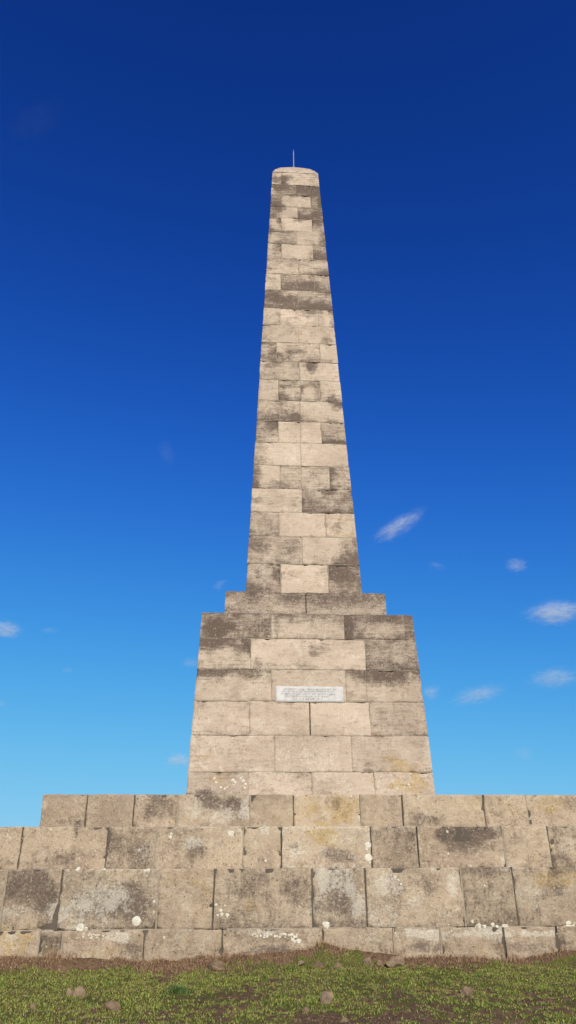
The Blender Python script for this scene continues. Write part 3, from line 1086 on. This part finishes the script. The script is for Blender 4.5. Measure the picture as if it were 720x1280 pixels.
for k in range(30000):                              # withered fringe along the foot of the stone
    x = rg.uniform(-7, 8.2)
    if x > -1.2 and rg.random() < .6:
        continue
    dd = abs(rg.gauss(0, .15)) + .01
    y = -H4 - dd
    if mn.noise(Vector((x * 1.1, 3, 3))) + .15 * rg.uniform(-1, 1) < -.12:
        continue
    dp.append((x, y, ground_z(x, y), rg.uniform(.02, .06), rg.uniform(.003, .006), rg.uniform(0, 6.28), rg.uniform(.4, 1.8), rg.uniform(-1, 1), rg.random()))
for (qx, n_, hh) in ((30, 26, .12), (62, 30, .14), (74, 26, .13), (88, 26, .12), (182, 16, .09), (245, 30, .11), (280, 40, .13), (403, 26, .10), (498, 22, .12), (552, 18, .10), (636, 34, .15), (646, 22, .12), (702, 22, .10)):
    xc = at_y(qx, 1196, YF)[0]
    for _ in range(n_):
        x, y = xc + rg.gauss(0, .07), YF - abs(rg.gauss(.02, .04)) - .01
        dp.append((x, y, ground_z(x, y), rg.uniform(.4, 1) * hh, rg.uniform(.004, .007), rg.uniform(0, 6.28), rg.uniform(.1, .9), rg.uniform(-1, 1), rg.random()))
dryg = blade_mesh('dry_grass', dp, M_DRY)
tag(dryg, 'withered brown grass and roots along the foot of the stone wall', 'dry grass', kind='stuff')


def ground_hit(px, py):
    d = ray(px, py)
    s = 6.0
    while s < 30:
        p = CAM + d * s
        if p[2] <= ground_z(p[0], p[1]) or p[1] > -H4 - .05:
            return p
        s += .01
    return CAM + d * 12


tp = ground_hit(225, 1241)
tx, ty, tz = tp[0], tp[1], ground_z(tp[0], tp[1])
tb = []
for k in range(260):
    a, r = rg.uniform(0, 6.28), abs(rg.gauss(0, .075))
    x, y = r * math.cos(a), r * math.sin(a)
    tb.append((x, y, ground_z(tx + x, ty + y) - tz, rg.uniform(.04, .10), rg.uniform(.006, .010), a, rg.uniform(.3, 1.1), rg.uniform(-1.5, 1.5), rg.random()))
tuft = blade_mesh('grass_tuft', tb, M_TUFT)
tuft.location = (tx, ty, tz)
tag(tuft, 'small lush bluish green grass tuft standing out of the mossy turf left of centre', 'grass tuft')

# --- stones in the turf
M_STONE = plain_material('field_stone', (.34, .235, .14), (.17, .115, .07), 20, .9, .02)
M_STONE2 = plain_material('earthy_stone', (.27, .18, .105), (.13, .085, .05), 20, .9, .02)


def stone(px, py, wpx, hpx, flat, label, mat, sd, group='stones lying in the turf'):
    p = ground_hit(px, py)
    D = np.linalg.norm(p - CAM) / F_PX
    w, h = wpx * D / 2, hpx * D
    import bmesh
    rs = random.Random(sd * 17 + 3)
    bm = bmesh.new()
    for _ in range(15):
        v = Vector((rs.gauss(0, 1), rs.gauss(0, 1), rs.gauss(0, 1))).normalized() * rs.uniform(.82, 1.08)
        if v.z < -.3:
            v.z = -.3
        bm.verts.new(v)
    bmesh.ops.convex_hull(bm, input=bm.verts[:])
    for v in [v for v in bm.verts if not v.link_faces]:
        bm.verts.remove(v)
    bmesh.ops.bevel(bm, geom=bm.edges[:], offset=.07, segments=1, affect='EDGES', clamp_overlap=True)
    bmesh.ops.triangulate(bm, faces=bm.faces[:])
    bmesh.ops.subdivide_edges(bm, edges=bm.edges[:], cuts=2, use_grid_fill=True)
    bm.verts.ensure_lookup_table()
    V = []
    for v in bm.verts:
        q = v.co * (1 + .07 * mn.noise(v.co * 3 + Vector((sd, 0, 0))) + .05 * mn.noise(v.co * 9 + Vector((0, sd, 0))))
        V.append((q.x * w, q.y * w * .8, q.z * h * .95))
    bm.verts.index_update()
    Fc = [tuple(v.index for v in f.verts) for f in bm.faces]
    bm.free()
    o = make_mesh('stone', V, Fc, [mat], None, [False] * len(Fc))
    o.location = (p[0], p[1], ground_z(p[0], p[1]) + h * .02)
    tag(o, label, 'stone', group)


STONES = [
    (99, 1245, 17, 9, 'larger reddish stone of the touching pair in the grass at left', M_STONE, 1),
    (87, 1244, 9, 8, 'smaller stone of the touching pair in the grass at left', M_STONE, 2),
    (40, 1263, 9, 7, 'small brown stone in the grass nearest the left edge', M_STONE2, 3),
    (140, 1263, 24, 9, 'low earthy stone below and right of the touching pair', M_STONE2, 4),
    (407, 1254, 22, 12, 'peaked pale brown stone in bare earth right of centre', M_STONE, 5),
    (383, 1265, 9, 5, 'tiny flat stone just left below the peaked stone', M_STONE2, 6),
    (430, 1277, 16, 9, 'pale stone at the bottom edge below the peaked stone', M_STONE, 7),
    (584, 1243, 15, 8, 'lone small stone deep in green grass on the right', M_STONE2, 8),
    (272, 1210, 26, 9, 'broad earthy rock at the wall foot left of centre', M_STONE2, 9),
    (377, 1206, 14, 5, 'flat rock leftmost of the row below the dark soil heap', M_STONE, 10),
    (397, 1208, 16, 6, 'rounded rock second in the row below the dark soil heap', M_STONE2, 11),
    (424, 1209, 13, 6, 'light rock in the middle of the row below the soil heap', M_STONE, 12),
    (460, 1206, 13, 9, 'upright rock left of the wide flat slab at the wall foot', M_STONE, 13),
    (492, 1206, 34, 9, 'wide flat slab of rock at the wall foot right of the soil heap', M_STONE, 14),
    (474, 1208, 12, 7, 'small rock wedged against the left end of the wide flat slab', M_STONE2, 15),
]
for (px, py, w, h, lab, mt, sd) in STONES:
    stone(px, py, w, h, 0, lab, mt, sd, 'stones along the foot of the wall' if py < 1215 else 'stones lying in the turf')

# ------------------------------------------------------------------ clouds: thin real volumes
CLOUD_D = 900.0


def cloud_material(seed, dens):
    t = NT('thin_cloud')
    co = t.n('ShaderNodeTexCoord').outputs['Object']
    nd = t.n('ShaderNodeVectorMath', operation='ADD')
    t.t.links.new(co, nd.inputs[0])
    nd.inputs[1].default_value = (seed * 71.3, seed * 13.7, seed * 5.1)
    n = t.noise(t.mapping(nd.outputs[0], (.5, 1.3, 1.0)), .12, 8, .7, 1.6)
    ln = t.n('ShaderNodeVectorMath', operation='LENGTH')
    mp = t.mapping(t.n('ShaderNodeTexCoord').outputs['Generated'], (2, 2, 2))
    sb = t.n('ShaderNodeVectorMath', operation='SUBTRACT')
    t.t.links.new(mp, sb.inputs[0])
    sb.inputs[1].default_value = (1, 1, 1)
    t.t.links.new(sb.outputs[0], ln.inputs[0])
    fall = t.ramp(ln.outputs['Value'], .15, 1.0, 1.0, 0.0)
    d = t.ramp(t.math('ADD', n, t.math('MULTIPLY', fall, .22)), .56, .80)
    d = t.math('MULTIPLY', t.math('MULTIPLY', d, fall), dens)
    p = t.n('ShaderNodeVolumePrincipled')
    p.inputs['Color'].default_value = rgb(1, 1, 1)
    p.inputs['Anisotropy'].default_value = 0.0
    t.t.links.new(d, p.inputs['Density'])
    t.t.links.new(p.outputs[0], t.out.inputs['Volume'])
    return t.m


def cloud(px, py, rx, ry, ang, dens, label, sd):
    d = ray(px, py)
    c = CAM + d * CLOUD_D
    s = CLOUD_D * (d @ FW) / F_PX * 1.0
    s = CLOUD_D / F_PX * (1 / max(d @ FW, .2)) * (d @ FW) ** 2
    A, B_ = rx * s * 1.2, ry * s * 1.2
    n, m_ = 14, 24
    V, Fc = [], []
    dep = (A + B_) / 2
    for i in range(n + 1):
        th = math.pi * i / n
        for j in range(m_):
            ph = 2 * math.pi * j / m_
            v = Vector((math.sin(th) * math.cos(ph), math.cos(th), math.sin(th) * math.sin(ph)))
            q = v * (1 + .22 * mn.noise(v * 1.6 + Vector((sd * 3.1, 0, 0))))
            V.append((q.x * A, q.y * B_, q.z * dep * .6))
    for i in range(n):
        for j in range(m_):
            a, b = i * m_ + j, i * m_ + (j + 1) % m_
            Fc.append((a, b, b + m_, a + m_))
    o = make_mesh('cloud', V, Fc, [cloud_material(sd, dens)], None, [True] * len(Fc))
    ca, sa = math.cos(ang), math.sin(ang)
    ax = RT * ca + UP * sa
    ay = -RT * sa + UP * ca
    az = np.cross(ax, ay)
    o.matrix_world = Matrix(((ax[0], ay[0], az[0], c[0]), (ax[1], ay[1], az[1], c[1]), (ax[2], ay[2], az[2], c[2]), (0, 0, 0, 1)))
    tag(o, label, 'cloud', 'small thin clouds low in the blue sky')


CLOUDS = [
    (497, 658, 50, 15, .55, .9, 'long wispy cloud slanting up beside the lower right of the shaft'),
    (645, 706, 19, 14, 0, .9, 'small round puff of cloud high on the right'),
    (694, 766, 46, 20, .1, 1.5, 'largest white cloud cut by the right edge'),
    (692, 848, 42, 18, .1, .6, 'faint smudge of cloud low by the right edge'),
    (600, 868, 44, 15, .25, .6, 'faint curved streak of cloud right of the pedestal'),
    (538, 866, 16, 13, .4, .9, 'small cloud touching the right side of the pedestal'),
    (9, 788, 28, 17, -.1, 1.1, 'bright little cloud cut by the left edge'),
    (60, 788, 16, 6, 0, .5, 'tiny faint cloud just right of the left edge cloud'),
    (84, 838, 9, 5, .2, .7, 'tiny isolated fleck of cloud lower left'),
    (1, 880, 11, 6, 0, .8, 'sliver of cloud low at the left edge'),
    (222, 949, 26, 12, .05, 1.3, 'dense white low cloud left of the pedestal foot'),
    (238, 829, 18, 10, 0, .5, 'pale cloud half hidden behind the left side of the pedestal'),
    (276, 731, 14, 9, .2, .55, 'pale little cloud left of the pedestal cap'),
    (546, 708, 16, 8, -.3, .4, 'very faint fleck of cloud below the long wisp'),
    (209, 565, 15, 22, .3, .09, 'barely visible smudge of cloud left of the middle of the shaft'),
    (45, 150, 60, 34, .5, .010, 'barely visible veil of high cloud in the upper left sky'),
    (655, 942, 20, 12, 0, .35, 'faint patch of cloud low on the right near the horizon'),
]
for i, (px, py, rx, ry, an, dn, lab) in enumerate(CLOUDS):
    cloud(px, py, rx, ry, an, dn * .055, lab, i + 1)

sc.cycles.use_denoising = True
sc.cycles.volume_bounces = 2
sc.cycles.volume_max_steps = 256
sc.cycles.volume_step_rate = 1.0
